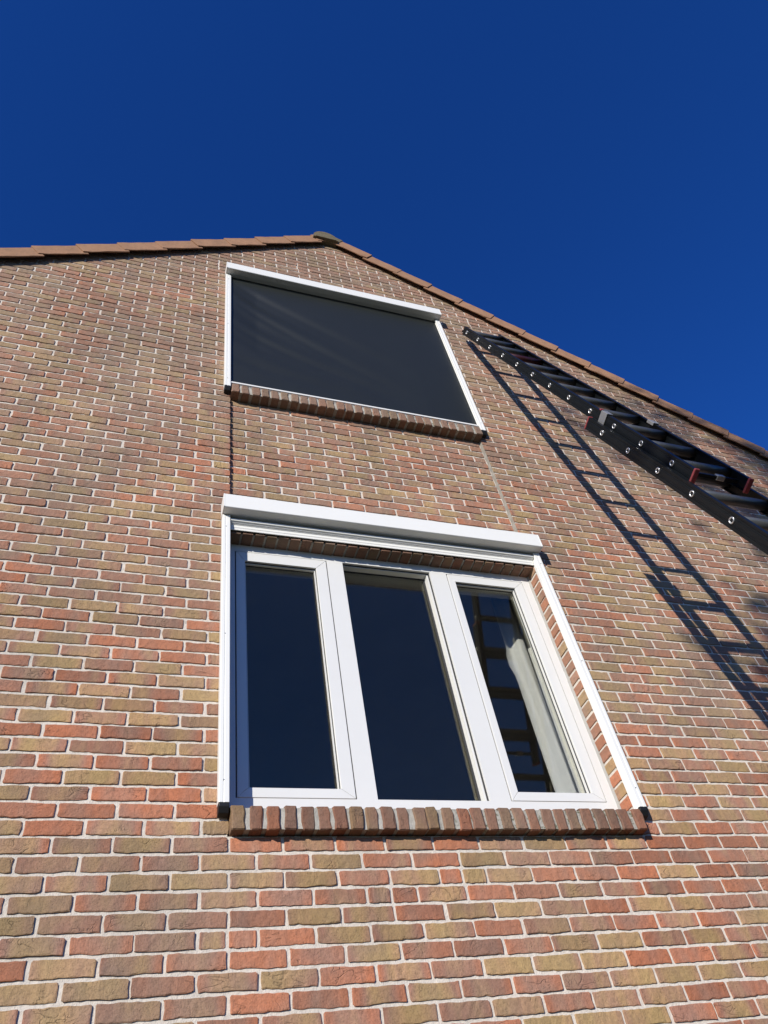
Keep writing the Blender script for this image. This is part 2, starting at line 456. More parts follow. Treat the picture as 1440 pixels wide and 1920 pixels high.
# ------------------------------------------------------------------ lay out the courses
bricks = []            # x0,x1,z0,z1,y,side flags
jmin, jmax = int(math.floor(GZ / CH)), int(math.ceil(6.75 / CH))
for j in range(jmin, jmax):
    z0, z1 = j * CH + JZ / 2, (j + 1) * CH - JZ / 2
    if z0 < GZ: continue
    off = 0.0 if j % 2 else MOD / 2
    opening = 0 <= j <= 73
    i0 = int(math.floor((XL - off) / MOD)) - 1; i1 = int(math.ceil((XR - off) / MOD)) + 1
    for i in range(i0, i1):
        a, b = off + i * MOD, off + (i + 1) * MOD
        jit = rng.normal() * 0.0014
        segs = [(a, b)]
        if opening:
            segs = []
            for lo, hi in ((-99, 0.0), (0.0, OW), (OW, 99)):
                aa, bb = max(a, lo), min(b, hi)
                if bb - aa > 0.02: segs.append((aa, bb))
        else:
            # a few cut bricks, as in every hand-laid wall
            if rng.random() < 0.025: segs = [(a, a + MOD * 0.48), (a + MOD * 0.48, b)]
        for aa, bb in segs:
            mid = (aa + bb) / 2
            y = 0.0; deepL = deepR = False
            x0 = aa + JX / 2 + jit * (abs(aa) > 1e-6); x1 = bb - JX / 2 + jit * (abs(bb) > 1e-6)
            if opening:
                inside = 0.0 < mid < OW
                if inside:
                    if not (29 <= j <= 45): continue
                    y = PY
                    if abs(aa) < 1e-6: x0 = 0.002
                    if abs(bb - OW) < 1e-6: x1 = OW - 0.014
                else:
                    if abs(bb) < 1e-6: x1 = 0.0; deepL = True
                    if abs(aa - OW) < 1e-6: x0 = OW; deepR = True
            x0 = max(x0, XL + 0.004); x1 = min(x1, XR - 0.004)
            if x1 - x0 < 0.02: continue
            if z0 > max(mz(x0), mz(x1)) - 0.012 and z0 > mz(min(max(XA, x0), x1)) - 0.012: continue
            if min(ztop(x0), ztop(x1)) - z0 < -0.05: continue
            bricks.append((x0, x1, z0 + rng.normal() * 0.0008, z1 + rng.normal() * 0.0008, y + float(np.clip(rng.normal() * 0.0012, -0.0025, 0.0022)), deepL or deepR))

def project(x, y, z):
    c = R_CAM @ (np.array([x, y, z]) - C_CAM)
    if c[2] < 0.05: return None
    return 720 + F_PX * c[0] / c[2], 960 + F_PX * c[1] / c[2], c[2]
cand = []
for k, b in enumerate(bricks):
    if b[5]: continue
    p = project((b[0] + b[1]) / 2, 0, (b[2] + b[3]) / 2)
    if p is None or not (0 < p[0] < 1440 and 0 < p[1] < 1920): continue
    p0 = project(b[0], 0, b[2]); p1 = project(b[1], 0, b[2]); p2 = project(b[0], 0, b[3])
    area = abs((p1[0] - p0[0]) * (p2[1] - p0[1]) - (p1[1] - p0[1]) * (p2[0] - p0[0]))
    cand.append((-area, k))
cand.sort()
single = set(k for _, k in cand[:299])

# bricks that show largest: one object each, sharing a handful of shapes
shapes = {}
SIZES = [0.207, 0.0985, 0.092]
for k in sorted(single):
    x0, x1, z0, z1, y, dp = bricks[k]
    w = x1 - x0
    wq = round(w * 200) / 200 if w < 0.19 else MOD - JX + 0.0005
    vi = int(rng.integers(len(VARS))); fl = int(rng.integers(4))
    if wq < 0.19: vi %= 3; fl = 0
    key = (vi, wq, fl % 2)
    if key not in shapes:
        shapes[key] = mesh_from('brick', brick_verts(vi, wq, CH - JZ + 0.0005, 0.022, 0.0, fl % 2), M_BRICK_O)
    o = inst('brick', shapes[key], wall, ((x0 + x1) / 2, y, (z0 + z1) / 2), random_tone(rng))
    o.rotation_euler = (rng.normal() * 0.006, rng.normal() * 0.003, rng.normal() * 0.004)

# all the others: one mesh
rest = [b for k, b in enumerate(bricks) if k not in single]
N = len(rest)
V = np.empty((N, NVERT, 3), np.float32); T = np.empty((N, 4), np.float32)
for k, (x0, x1, z0, z1, y, dp) in enumerate(rest):
    vv = brick_verts(int(rng.integers(len(VARS))), x1 - x0, z1 - z0, (0.118 - y) if dp else 0.022, 0.0, int(rng.integers(4)))
    th = rng.normal() * 0.003
    vx, vz = vv[:, 0].copy(), vv[:, 2].copy()
    if not dp:
        vv[:, 0] = vx - th * vz; vv[:, 2] = vz + th * vx
    vv = vv + np.array([(x0 + x1) / 2, y, (z0 + z1) / 2])
    if z1 > min(mz(x0), mz(x1)) - 0.01:
        lim = np.minimum(6.008 + 0.706 * vv[:, 0], 7.495 - 0.70 * vv[:, 0]) - 0.042
        vv[:, 2] = np.minimum(vv[:, 2], np.maximum(lim, z0 - 0.02))
    V[k] = vv; T[k] = random_tone(rng)
me = bpy.data.meshes.new('brickwork')
nf = len(FACES)
F = (FACES[None, :, :] + (np.arange(N) * NVERT)[:, None, None]).reshape(-1)
me.vertices.add(N * NVERT); me.vertices.foreach_set('co', V.reshape(-1))
me.loops.add(N * nf * 4); me.loops.foreach_set('vertex_index', F.astype(np.int32))
me.polygons.add(N * nf); me.polygons.foreach_set('loop_start', np.arange(N * nf, dtype=np.int32) * 4)
me.polygons.foreach_set('use_smooth', np.tile(SMOOTH, N))
me.update(calc_edges=True); me.validate()
at = me.attributes.new('tone', 'FLOAT_COLOR', 'POINT')
at.data.foreach_set('color', np.repeat(T, NVERT, axis=0).reshape(-1))
ea = me.attributes.new('endness', 'FLOAT', 'POINT'); ea.data.foreach_set('value', np.tile(END, N))
me.materials.append(M_BRICK_S)
bw = bpy.data.objects.new('brickwork', me); put(bw, wall, (0, 0, 0)); bw['kind'] = 'stuff'

# open head joints above the lower screen (dark bars stand in for their shade)
bm = new()
box(bm, (-0.0055, 0, -0.026), (0.0055, 0.02, 0.026))
box(bm, (-0.0015, -0.0012, -0.026), (0.0015, 0.0, 0.026))
joint_shade = obj('open_joint_shade', bm, M_RUBBER, wall, (0.44, PY + 0.002, 30.5 * CH))
for x, jj in ((0.99 - 0.11 + 0.0, 30), (1.43, 30)):
    inst('open_joint_shade', joint_shade.data, wall, (x, PY + 0.002, (jj + 0.5) * CH))

# rest of the house (side walls, back, roof)
HD = 8.0
bm = new()
box(bm, (XL, WB, GZ), (XL + 0.3, HD, mz(XL)))
obj('side_wall', bm, M_MORTAR, house, (0, 0, 0))
bm = new()
box(bm, (XR - 0.3, WB, GZ), (XR, HD, mz(XR)))
obj('side_wall', bm, M_MORTAR, house, (0, 0, 0))
bm = new()
prism(bm, [(XL + .3, GZ), (XR - .3, GZ), (XR - .3, mz(XR - .3)), (XA, mz(XA)), (XL + .3, mz(XL + .3))], HD - 0.3, HD)
obj('back_wall', bm, M_MORTAR, house, (0, 0, 0))

# ------------------------------------------------------------------ roof with verge tiles
bm = new()
for sgn in (-1, 1):
    if sgn < 0: pts = [(XL - 0.4, topL(XL - 0.4)), (XA, topL(XA))]
    else: pts = [(XA, topR(XA)), (XR + 0.4, topR(XR + 0.4))]
    (xa, za), (xb, zb) = pts
    prism(bm, [(xa, za - 0.075), (xb, zb - 0.075), (xb, zb - 0.032), (xa, za - 0.032)], 0.34, HD + 0.1)
roof = obj('roof', bm, M_TILE, house, (0, 0, 0))
# timber strip under the tiles, just outside the brickwork
bm = new()
VY0, VY1 = -0.052, -0.040          # verge flange
DX = 0.307
def tile_mesh(sgn, seed):
    r = random.Random(seed)
    """verge tile: flange hanging outside the wall plus the roof leaf; its lower end lies on the next tile."""
    bm = new()
    th = math.atan(0.705); ct, st_ = math.cos(th), math.sin(th)
    L = (DX + 0.030) / ct                   # length along the slope
    lift = 0.017
    dirx = 1 if sgn < 0 else -1             # local x=0 at the lower end, running up towards the ridge
    n = 6
    fh = 0.148                              # flange height square to the slope
    def P(t, y, dz):
        h = dz + lift * (1 - t)
        return (dirx * (L * t * ct - st_ * h), y, L * t * st_ + ct * h)
    sec = [(VY0, -fh), (VY0, -0.006), (VY0 + 0.006, 0.0), (0.34, 0.0), (0.34, -0.028), (VY1, -0.028), (VY1, -fh)]
    prev = None
    for k in range(n + 1):
        t = k / n
        vs = []
        for q, (y, dz) in enumerate(sec):
            d = dz; yy = y
            if q in (0, 1, 6): yy = y + (-0.005 + 0.010 * t) + r.uniform(-0.0012, 0.0012)
            if q in (0, 6):
                d = dz + r.uniform(-0.0025, 0.0025)
                if k == 0: d += 0.010
            vs.append(bm.verts.new(P(t, yy, d + (r.uniform(-0.0015, 0.0015) if q < 3 else 0))))
        if prev:
            for i in range(len(sec)):
                jn = (i + 1) % len(sec)
                bm.faces.new((prev[i], prev[jn], vs[jn], vs[i]))
        else: first = vs
        prev = vs
    bm.faces.new(first[::-1]); bm.faces.new(prev)
    fixn(bm)
    return bm
def mk_tiles():
    lead = {}
    for sgn in (-1, 1):
        ref = 0.541 if sgn < 0 else 1.508
        k = 0
        while True:
            x = ref - DX * k if sgn < 0 else ref + DX * k
            if x < XL - 0.35 or x > XR + 0.35: break
            z = ztop(x) if True else 0
            key = (sgn, k % 4)
            at = (x, random.gauss(0, 0.0015), z - 0.006 + random.gauss(0, 0.002))
            if key not in lead:
                o = obj('roof_tile', tile_mesh(sgn, hash(key) & 255), M_TILE, roof, at, bevel=0.003, segs=1)
                lead[key] = o.data
            else:
                o = inst('roof_tile', lead[key], roof, at)
            o.rotation_euler = (0, random.gauss(0, 0.004), random.gauss(0, 0.003))
            k += 1
    # the short top tiles under the ridge cap
    for sgn, x in ((-1, 0.541 + DX), (1, 1.508 - DX)):
        bm = tile_mesh(sgn, 5)
        cut = XA - 0.01 if sgn < 0 else XA + 0.01
        o = obj('roof_tile', bm, M_RIDGE if sgn > 0 else M_TILE, roof, (x, 0, ztop(x) - 0.006), bevel=0.004)
        me = o.data
        for v in me.vertices:
            lim = (cut - x)
            if sgn < 0 and v.co.x > lim: v.co.z -= 0.705 * (v.co.x - lim); v.co.x = lim
            if sgn > 0 and v.co.x < lim: v.co.z -= 0.705 * (lim - v.co.x); v.co.x = lim
mk_tiles()
bm.free()

# ridge cap with its closed half-round end
RC = (1.0, -0.078, 6.57)
bm = new()
seg = 20
prof = []
for k in range(seg + 1):
    a = math.pi * k / seg
    prof.append((math.cos(a) * 0.134, math.sin(a) * 0.150 + 0.0))
prof = [(0.134, -0.022)] + prof + [(-0.134, -0.022)]
rings = []
for yy, sc in ((0.0, 1.0), (0.035, 1.03), (0.04, 0.97), (0.42, 1.04)):
    rings.append([bm.verts.new((p * sc, yy, q * sc)) for p, q in prof])
for ra, rb in zip(rings[:-1], rings[1:]):
    for i in range(len(prof) - 1):
        bm.faces.new((ra[i], ra[i + 1], rb[i + 1], rb[i]))
    bm.faces.new((ra[-1], ra[0], rb[0], rb[-1]))
bm.faces.new(rings[0][::-1]); bm.faces.new(rings[-1])
fixn(bm)
ridge = obj('ridge_tile', bm, M_RIDGE, roof, RC)
ridge['label'] = 'rounded ridge end tile with lichen on the very top of the gable'
bm = new()
inner = [(p * 0.84, q * 0.84 - 0.004) for p, q in prof]
a = [bm.verts.new((p, -0.006, q)) for p, q in inner]; b = [bm.verts.new((p, 0.004, q)) for p, q in inner]
bm.faces.new(a); bm.faces.new(b[::-1])
for i in range(len(inner)):
    k = (i + 1) % len(inner); bm.faces.new((a[i], b[i], b[k], a[k]))
fixn(bm)
obj('ridge_end_disc', bm, M_RIDGE, roof, RC, bevel=0.003)
for k in range(19):
    bm = new()
    rr = []
    for yy, sc in ((0.0, 1.06), (0.43, 1.0)):
        rr.append([bm.verts.new((p * sc, yy, q * sc)) for p, q in prof])
    for i in range(len(prof) - 1): bm.faces.new((rr[0][i], rr[0][i + 1], rr[1][i + 1], rr[1][i]))
    bm.faces.new(rr[0][::-1]); bm.faces.new(rr[1]); fixn(bm)
    if k == 0: o = obj('ridge_tile', bm, M_RIDGE, roof, (XA, 0.34, 6.67)); rdat = o.data
    else: bm.free(); inst('ridge_tile', rdat, roof, (XA, 0.34 + 0.41 * k, 6.67))

# ------------------------------------------------------------------ lower window
FY = 0.090                         # front of the fixed frame
bm = new()
def frame_boxes(bm, y0, y1, x0, x1, z0, z1, l, r, b, t):
    box(bm, (x0, y0, z0), (x0 + l, y1, z1)); box(bm, (x1 - r, y0, z0), (x1, y1, z1))
    box(bm, (x0 + l, y0, z1 - t), (x1 - r, y1, z1)); box(bm, (x0 + l, y0, z0), (x1 - r, y1, z0 + b))
frame_boxes(bm, FY, 0.165, 0.004, 1.976, 0.128, 1.803, 0.040, 0.058, 0.086, 0.055)
for a, b in ((0.594, 0.693), (1.264, 1.376)):
    box(bm, (a, FY, 0.214), (b, 0.165, 1.748))
# rebate steps around the fixed middle light
frame_boxes(bm, 0.112, 0.150, 0.693, 1.264, 0.214, 1.748, 0.004, 0.016, 0.004, 0.008)
window = obj('window', bm, M_WHITE, house, (0, 0, 0), bevel=0.0022, segs=2)
window['label'] = 'white plastic window frame with three lights, lower floor of the gable'
def sash(x0, x1, z0, z1, l, r, b, t):
    bm = new()
    y0, y1 = FY - 0.004, 0.150
    # four mitred members with a slim bevel towards the glass
    def member(pts):
        prism(bm, pts, y0, y1)
    xi0, xi1, zi0, zi1 = x0 + l, x1 - r, z0 + b, z1 - t
    gap = 0.0004
    member([(x0, z0), (x1, z0), (xi1, zi0 - gap), (xi0, zi0 - gap)])
    member([(xi0, zi1 + gap), (xi1, zi1 + gap), (x1, z1), (x0, z1)])
    member([(x0, z0 + gap * 2), (xi0 - gap, zi0 + gap), (xi0 - gap, zi1 - gap), (x0, z1 - gap * 2)])
    member([(xi1 + gap, zi0 + gap), (x1, z0 + gap * 2), (x1, z1 - gap * 2), (xi1 + gap, zi1 - gap)])
    fixn(bm)
    s = obj('sash', bm, M_WHITE, window, (0, 0, 0), bevel=0.0018, segs=2)
    # inner glazing bead (white) and its gaskets
    bm = new()
    frame_boxes(bm, 0.104, 0.118, xi0, xi1, zi0, zi1, 0.007, 0.007, 0.005, 0.007)
    obj('glazing_bead', bm, M_WHITE, window, (0, 0, 0), bevel=0.001, segs=1)
    bm = new()
    frame_boxes(bm, 0.118, 0.124, xi0, xi1, zi0, zi1, 0.010, 0.010, 0.006, 0.010)
    frame_boxes(bm, 0.0975, 0.104, xi0, xi1, zi0, zi1, 0.0025, 0.0025, 0.002, 0.0025)
    obj('gasket', bm, M_GASKET, window, (0, 0, 0))
    bm = new()
    box(bm, (xi0 - 0.006, 0.124, zi0 - 0.006), (xi1 + 0.006, 0.130, zi1 + 0.006))
    obj('pane', bm, M_GLASS, window, (0, 0, 0))
    # dark gap between the sash and the fixed frame
    bm = new()
    box(bm, (x0 - 0.0058, FY + 0.006, z0), (x0 - 0.0003, FY + 0.03, z1 + 0.0058)); box(bm, (x1 + 0.0003, FY + 0.006, z0), (x1 + 0.0058, FY + 0.03, z1 + 0.0058))
    box(bm, (x0 - 0.0003, FY + 0.006, z1 + 0.0003), (x1 + 0.0003, FY + 0.03, z1 + 0.0058))
    obj('seal', bm, M_GASKET, window, (0, 0, 0))
sash(0.050, 0.588, 0.2150, 1.742, 0.051, 0.066, 0.047, 0.070)
sash(1.382, 1.912, 0.2150, 1.742, 0.044, 0.066, 0.047, 0.058)
bm = new()
frame_boxes(bm, 0.150, 0.156, 0.697, 1.248, 0.218, 1.740, 0.003, 0.012, 0.003, 0.008)
frame_boxes(bm, 0.104, 0.112, 0.693, 1.264, 0.214, 1.748, 0.0015, 0.006, 0.0015, 0.003)
obj('gasket', bm, M_GASKET, window, (0, 0, 0))
bm = new()
box(bm, (0.694, 0.156, 0.215), (1.258, 0.162, 1.745))
obj('pane', bm, M_GLASS, window, (0, 0, 0))
# sealant between frame and brick
bm = new()
for k in range(24):
    za, zb = 0.13 + (1.80 - 0.13) * k / 24, 0.13 + (1.80 - 0.13) * (k + 1) / 24
    w = 0.006 + 0.003 * random.random()
    box(bm, (1.9765, 0.080, za), (1.9815, 0.118, zb))
    box(bm, (1.976 - w, 0.0865, za), (1.9764, 0.0895, zb))
obj('sealant', bm, M_SEAL, window, (0, 0, 0))

# inner reveal (white plaster) and the room behind
bm = new()
box(bm, (-0.004, 0.166, 0.02), (0.004, WB + 0.012, 1.90)); box(bm, (1.976, 0.166, 0.02), (1.984, WB + 0.012, 1.90))
box(bm, (0.004, 0.166, 1.80), (1.976, WB + 0.012, 1.90)); box(bm, (0.004, 0.166, 0.02), (1.976, WB + 0.10, 0.13))
obj('inner_reveal', bm, M_REVEAL, house, (0, 0, 0))
bm = new()
x0, x1, y0, y1, z0, z1 = -2.2, 4.2, WB + 0.012, 4.6, -0.85, 2.25
def sheet(a, b): box(bm, a, b)
sheet((x0, y0, z0 - 0.1), (x1, y1, z0)); sheet((x0, y0, z1), (x1, y1, z1 + 0.1))
sheet((x0 - 0.1, y0, z0 - .1), (x0, y1, z1 + .1)); sheet((x1, y0, z0 - .1), (x1 + 0.1, y1, z1 + .1)); sheet((x0, y1, z0), (x1, y1 + 0.1, z1))
sheet((x0, y0, z0), (-0.004, y0 + 0.02, z1)); sheet((1.984, y0, z0), (x1, y0 + 0.02, z1))
sheet((-0.004, y0, 1.90), (1.984, y0 + 0.02, z1)); sheet((-0.004, y0, z0), (1.984, y0 + 0.02, 0.02))
obj('room', bm, M_ROOM, house, (0, 0, 0))

# ------------------------------------------------------------------ lintel: soldier course over the lower window
bm = new()
box(bm, (-0.004, 0.008, 1.806), (1.984, 0.118, 2.004))
lintel = obj('lintel', bm, M_MORTAR_SILL, house, (0, 0, 0))
NB = 28; pitch = OW / NB
lm = []
for k in range(5):
    bm = new()
    box(bm, (-0.0285, -0.002, 0.0), (0.0285, 0.112, 0.204))
    for v in bm.verts: v.co += Vector((random.uniform(-.002, .002), random.uniform(-.002, .002), random.uniform(-.003, .003)))
    lm.append(bm)
ld = []
for k in range(NB):
    at = ((k + 0.5) * pitch, 0.0 + random.gauss(0, 0.001), 1.800 + random.gauss(0, 0.0015))
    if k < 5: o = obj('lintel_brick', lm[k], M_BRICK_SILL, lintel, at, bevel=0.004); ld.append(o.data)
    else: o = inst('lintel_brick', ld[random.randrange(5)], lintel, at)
    c = random_tone(rng); o.color = (0.40 + 0.3 * c[0], 0.4 * c[1], c[2], 1)  # lowered tone puts some of the soffit shade into the brick colour

# ------------------------------------------------------------------ brick-on-edge sills
def sill(zb, hh, seed, top_back, label):
    r = random.Random(seed)
    yf = -0.056
    bm = new()
    prism_pts = [(yf + 0.009, zb + 0.005), (0.095, zb + 0.005), (0.095, zb + top_back - 0.008), (0.0, zb + hh + (top_back - hh) * 0.3 - 0.006), (yf + 0.009, zb + hh - 0.008)]
    n = 56
    prev = None
    for k in range(n + 1):
        x = 0.012 + (OW - 0.024) * k / n
        vs = [bm.verts.new((x, y + (r.uniform(-.003, .003) if q in (0, 4) else 0), z + r.uniform(-.0025, .0025))) for q, (y, z) in enumerate(prism_pts)]
        if prev:
            for q in range(5):
                t = (q + 1) % 5
                bm.faces.new((prev[q], prev[t], vs[t], vs[q]))
        else: bm.faces.new(vs)
        prev = vs
    bm.faces.new(prev[::-1]); fixn(bm)
    s = obj('window_sill', bm, M_MORTAR_SILL, house, (0, 0, 0))
    s['label'] = label
    shp = []
    for k in range(9):
        bm = new()
        w = 0.054 + r.uniform(-.004, .003)
        # cross-section in YZ with rounded nose, swept across the width in three steps (waisted, uneven)
        sec = [(yf, 0.004), (yf, hh * 0.35), (yf, hh * 0.7), (yf, hh - 0.004), (yf + 0.006, hh), (0.02, hh + (top_back - hh) * 0.4), (0.098, top_back), (0.098, 0.002), (yf + 0.006, 0.0)]
        fr = []
        wa = [r.uniform(-.0035, .0035) for _ in range(9)]; wb = [r.uniform(-.0035, .0035) for _ in range(9)]
        prev = None
        for st, f in enumerate((-0.5, -0.40, 0.0, 0.40, 0.5)):
            vs = []
            for q, (y, z) in enumerate(sec):
                x = f * w + (wa[q] if f < -0.1 else wb[q] if f > 0.1 else 0.0)
                dy = (0.004 if abs(f) == 0.5 else 0.0) + r.uniform(-.0008, .0008)
                dz = (-0.003 if abs(f) == 0.5 else 0.0) if q in (3, 4, 5, 6) else ((0.003 if abs(f) == 0.5 else 0) if q in (0, 8) else 0)
                vs.append(bm.verts.new((x, y + (dy if q not in (6, 7) else 0), z + dz)))
            if prev:
                for q in range(9):
                    t = (q + 1) % 9
                    bm.faces.new((prev[q], prev[t], vs[t], vs[q]))
            else: bm.faces.new(vs)
            prev = vs
        bm.faces.new(prev[::-1]); fixn(bm)
        shp.append(bm)
    dat = []
    xs = np.linspace(0.5 * pitch, OW - 0.5 * pitch, NB)
    for k in range(NB):
        x = xs[k] + r.gauss(0, 0.0022)
        if k == 0: x = 0.0285
        if k == NB - 1: x = OW - 0.0285
        at = (x, r.gauss(0, 0.0018), zb + r.gauss(0, 0.0015))
        if k < 9: o = obj('sill_brick', shp[k], M_BRICK_SILL, s, at, smooth=False); dat.append(o.data)
        else: o = inst('sill_brick', dat[r.randrange(9)], s, at)
        o.rotation_euler = (0, r.gauss(0, 0.016), r.gauss(0, 0.006))
        c = random_tone(rng); o.color = (0.40 + 0.5 * c[0], c[1], c[2], 1)
sill(0.0, 0.103, 3, 0.140, 'row of bricks on edge forming the sill under the lower window')
sill(3.232, 0.100, 4, 3.36 - 3.232, 'row of bricks on edge forming the sill under the upper screen')

# ------------------------------------------------------------------ upper window behind its screen
bm = new()
frame_boxes(bm, FY, 0.165, 0.004, 1.976, 3.35, 5.168, 0.06, 0.06, 0.08, 0.06)
w2 = obj('window', bm, M_WHITE, house, (0, 0, 0), bevel=0.002)
w2['label'] = 'upper window frame hidden behind the lowered dark screen'
bm = new()
box(bm, (0.06, 0.12, 3.42), (1.92, 0.126, 5.11))
obj('pane', bm, M_GLASS, w2, (0, 0, 0))
bm = new()
box(bm, (0.0, 0.17, 3.25), (1.98, WB, 5.17))
obj('inner_blind', bm, M_ROOM, w2, (0, 0, 0))

# ------------------------------------------------------------------ the two roller screens
SCREW = {}
def shared_screw(parent, at):
    if 'm' not in SCREW:
        bm = new()
        n = 10
        a = [bm.verts.new((0.0036 * math.cos(2 * math.pi * k / n), 0.0, 0.0036 * math.sin(2 * math.pi * k / n))) for k in range(n)]
        b = [bm.verts.new((0.0030 * math.cos(2 * math.pi * k / n), -0.0016, 0.0030 * math.sin(2 * math.pi * k / n))) for k in range(n)]
        for k in range(n): bm.faces.new((a[k], a[(k + 1) % n], b[(k + 1) % n], b[k]))
        bm.faces.new(b); fixn(bm)
        SCREW['m'] = obj('screw', bm, M_BRACKET, parent, at).data
    else: inst('screw', SCREW['m'], parent, at)
def screen(zc0, zc1, zg0, lowered, label):
    base = (0.99, 0.0, zg0)
    t = thing('roller_screen', base, label, 'sun screen', 'white framed roller screens on the gable')
    d = -0.110; e = -0.030
    # cassette: slightly chamfered box
    bm = new()
    yb = -0.004
    sec = [(d, zc0 + 0.004), (d, zc1 - 0.006), (d + 0.008, zc1), (yb, zc1 - 0.002), (yb, zc0 + 0.006), (-0.052, zc0 + 0.003), (-0.056, zc0), (d + 0.006, zc0)]
    sweep(bm, sec, (-0.046, 0, 0), (2.072, 0, 0), (0, 1, 0), (0, 0, 1)); fixn(bm)
    for v in bm.verts: v.co -= Vector(base)
    obj('cassette', bm, M_ALU, t, base, bevel=0.0015, segs=2)
    for xa, xb in ((-0.0535, -0.0463), (2.0263, 2.0335)):
        bm = new()
        sec2 = [(y - 0.0012 if y == d else y, z) for y, z in sec]
        sweep(bm, sec2, (xa, 0, 0), (xb - xa, 0, 0), (0, 1, 0), (0, 0, 1)); fixn(bm)
        cap = obj('end_cap', bm, M_ALU, t, (0, 0, 0), bevel=0.001, segs=1)
    # guide rails with a shallow groove in front
    for sgn, xo in ((1, -0.050), (-1, 2.030)):
        bm = new()
        x = lambda k: xo + sgn * k
        gy = -0.050
        sec = [(0, -0.003), (0, gy + 0.004), (0.003, gy), (0.018, gy), (0.0195, gy + 0.002), (0.022, gy + 0.002), (0.0235, gy), (0.043, gy), (0.046, gy + 0.003), (0.046, -0.034), (0.040, -0.034), (0.040, -0.026), (0.046, -0.026), (0.046, -0.003)]
        sweep(bm, [(sgn * p, q) for p, q in sec], (xo, 0, zg0), (0, 0, zc0 - zg0 + 0.002), (1, 0, 0), (0, 1, 0)); fixn(bm)
        g = obj('guide_rail', bm, M_ALU, t, (0, 0, 0), bevel=0.0007, segs=1)
        # black end cap at the foot of the rail
        bm = new()
        sec = [(-0.004, zg0), (-0.049, zg0), (-0.049, zg0 - 0.016), (-0.034, zg0 - 0.040), (-0.004, zg0 - 0.046)]
        sweep(bm, sec, (xo + sgn * 0.001, 0, 0), (sgn * 0.044, 0, 0), (0, 1, 0), (0, 0, 1)); fixn(bm)
        obj('rail_foot', bm, M_RUBBER, g, (0, 0, 0), bevel=0.003)
        # cross-head screws that hold the rail
        for q in range(3):
            zz = zg0 + 0.10 + (zc0 - zg0 - 0.20) * q / 2
            shared_screw(g, (xo + sgn * 0.0205, -0.0490, zz))
    return t
def drop(t, zb, zt, lowered, fin=0.010):
    # bottom bar
    bm = new()
    h = zb
    sec = [(-0.043, h + 0.010), (-0.043, h + 0.024), (-0.039, h + 0.032), (-0.018, h + 0.040), (-0.010, h + 0.040), (-0.010, h - fin), (-0.016, h - fin), (-0.016, h - fin * 0.62), (-0.019, h - fin * 0.55),
           (-0.019, h - 0.004), (-0.024, h - 0.002), (-0.024, h + 0.002), (-0.032, h + 0.003), (-0.032, h + 0.006)]
    sweep(bm, sec, (-0.001, 0, 0), (1.982, 0, 0), (0, 1, 0), (0, 0, 1)); fixn(bm)
    obj('bottom_bar', bm, M_ALU, t, (0, 0, 0), bevel=0.001, segs=1)
    # cloth
    bm = new()
    nx, nz = 90, 70
    z0 = zb + 0.035
    grid = []
    rr = random.Random(5)
    streaks = [(rr.uniform(-0.1, 0.55), rr.uniform(0.2, 1.0), rr.uniform(0.025, 0.06), rr.uniform(0.6, 1.0)) for _ in range(7)]
    for a in range(nx + 1):
        row = []
        for b in range(nz + 1):
            u = a / nx; v = b / nz
            y = -0.0245
            if lowered:
                # tension creases fan out from the left guide and die away to the right
                amp = 0.0
                for c0, tilt, wd, am in STREAKS:
                    line = c0 - tilt * u + 0.10 * u * u
                    dd = (v - line) / (wd * (1 + 1.2 * u))
                    amp += am * math.exp(-dd * dd)
                fade = max(0.0, 1 - u * 1.25) ** 1.0 * min(1.0, u * 9)
                y += 0.036 * amp * fade
                y += 0.0016 * math.sin(3.1 * u + 2.0 * v) * math.sin(math.pi * u)
            row.append(bm.verts.new((-0.004 + 1.988 * u, y, z0 + (zt - z0) * v)))
        grid.append(row)
    for a in range(nx):
        for b in range(nz):
            bm.faces.new((grid[a][b], grid[a + 1][b], grid[a + 1][b + 1], grid[a][b + 1]))
    bk = [[bm.verts.new(v.co + Vector((0, 0.001, 0))) for v in row] for row in grid]
    for a in range(nx):
        for b in range(nz):
            bm.faces.new((bk[a][b], bk[a][b + 1], bk[a + 1][b + 1], bk[a + 1][b]))
    obj('screen_cloth', bm, M_FABRIC, t, (0, 0, 0), smooth=True)
STREAKS = [(0.93, 0.80, 0.020, 0.4), (0.86, 0.78, 0.055, 1.0), (0.74, 0.86, 0.022, 0.45), (0.63, 0.70, 0.060, 1.1), (0.49, 0.62, 0.026, 0.6), (0.40, 0.46, 0.050, 0.8), (0.20, 0.30, 0.030, 0.35)]
low = screen(1.897, 2.018, 0.118, False, 'white roller screen rolled up above the three part lower window')
drop(low, 1.852, 1.93, False, 0.040)
upp = screen(5.178, 5.300, 3.305, True, 'white framed roller screen with charcoal cloth pulled down over the upper window')
drop(upp, 3.352, 5.20, True)

# ------------------------------------------------------------------ curtain inside the right-hand light
bm = new()
nx, nz = 60, 40
gr = []
for a in range(nx + 1):
    row = []
    for b in range(nz + 1):
        u = a / nx; v = b / nz
        z = -0.80 + (2.15 + 0.80) * v
        x = 1.878 + 0.75 * u + 0.012 * math.sin(v * 3 + 1) - 0.030 * math.exp(-((z - 1.37) / 0.07) ** 2) * max(0.0, 1 - u * 6)
        y = 0.43 + 0.035 * math.sin(u * 34 + 0.5 * math.sin(v * 4)) + 0.008 * math.sin(u * 90 + v * 2)
        row.append(bm.verts.new((x, y, z)))
    gr.append(row)
for a in range(nx):
    for b in range(nz):
        bm.faces.new((gr[a][b], gr[a + 1][b], gr[a + 1][b + 1], gr[a][b + 1]))
bmesh.ops.solidify(bm, geom=bm.faces[:], thickness=0.003)
fixn(bm)
cu = obj('curtain', bm, M_CURTAIN, None, (0, 0, 0), smooth=True)
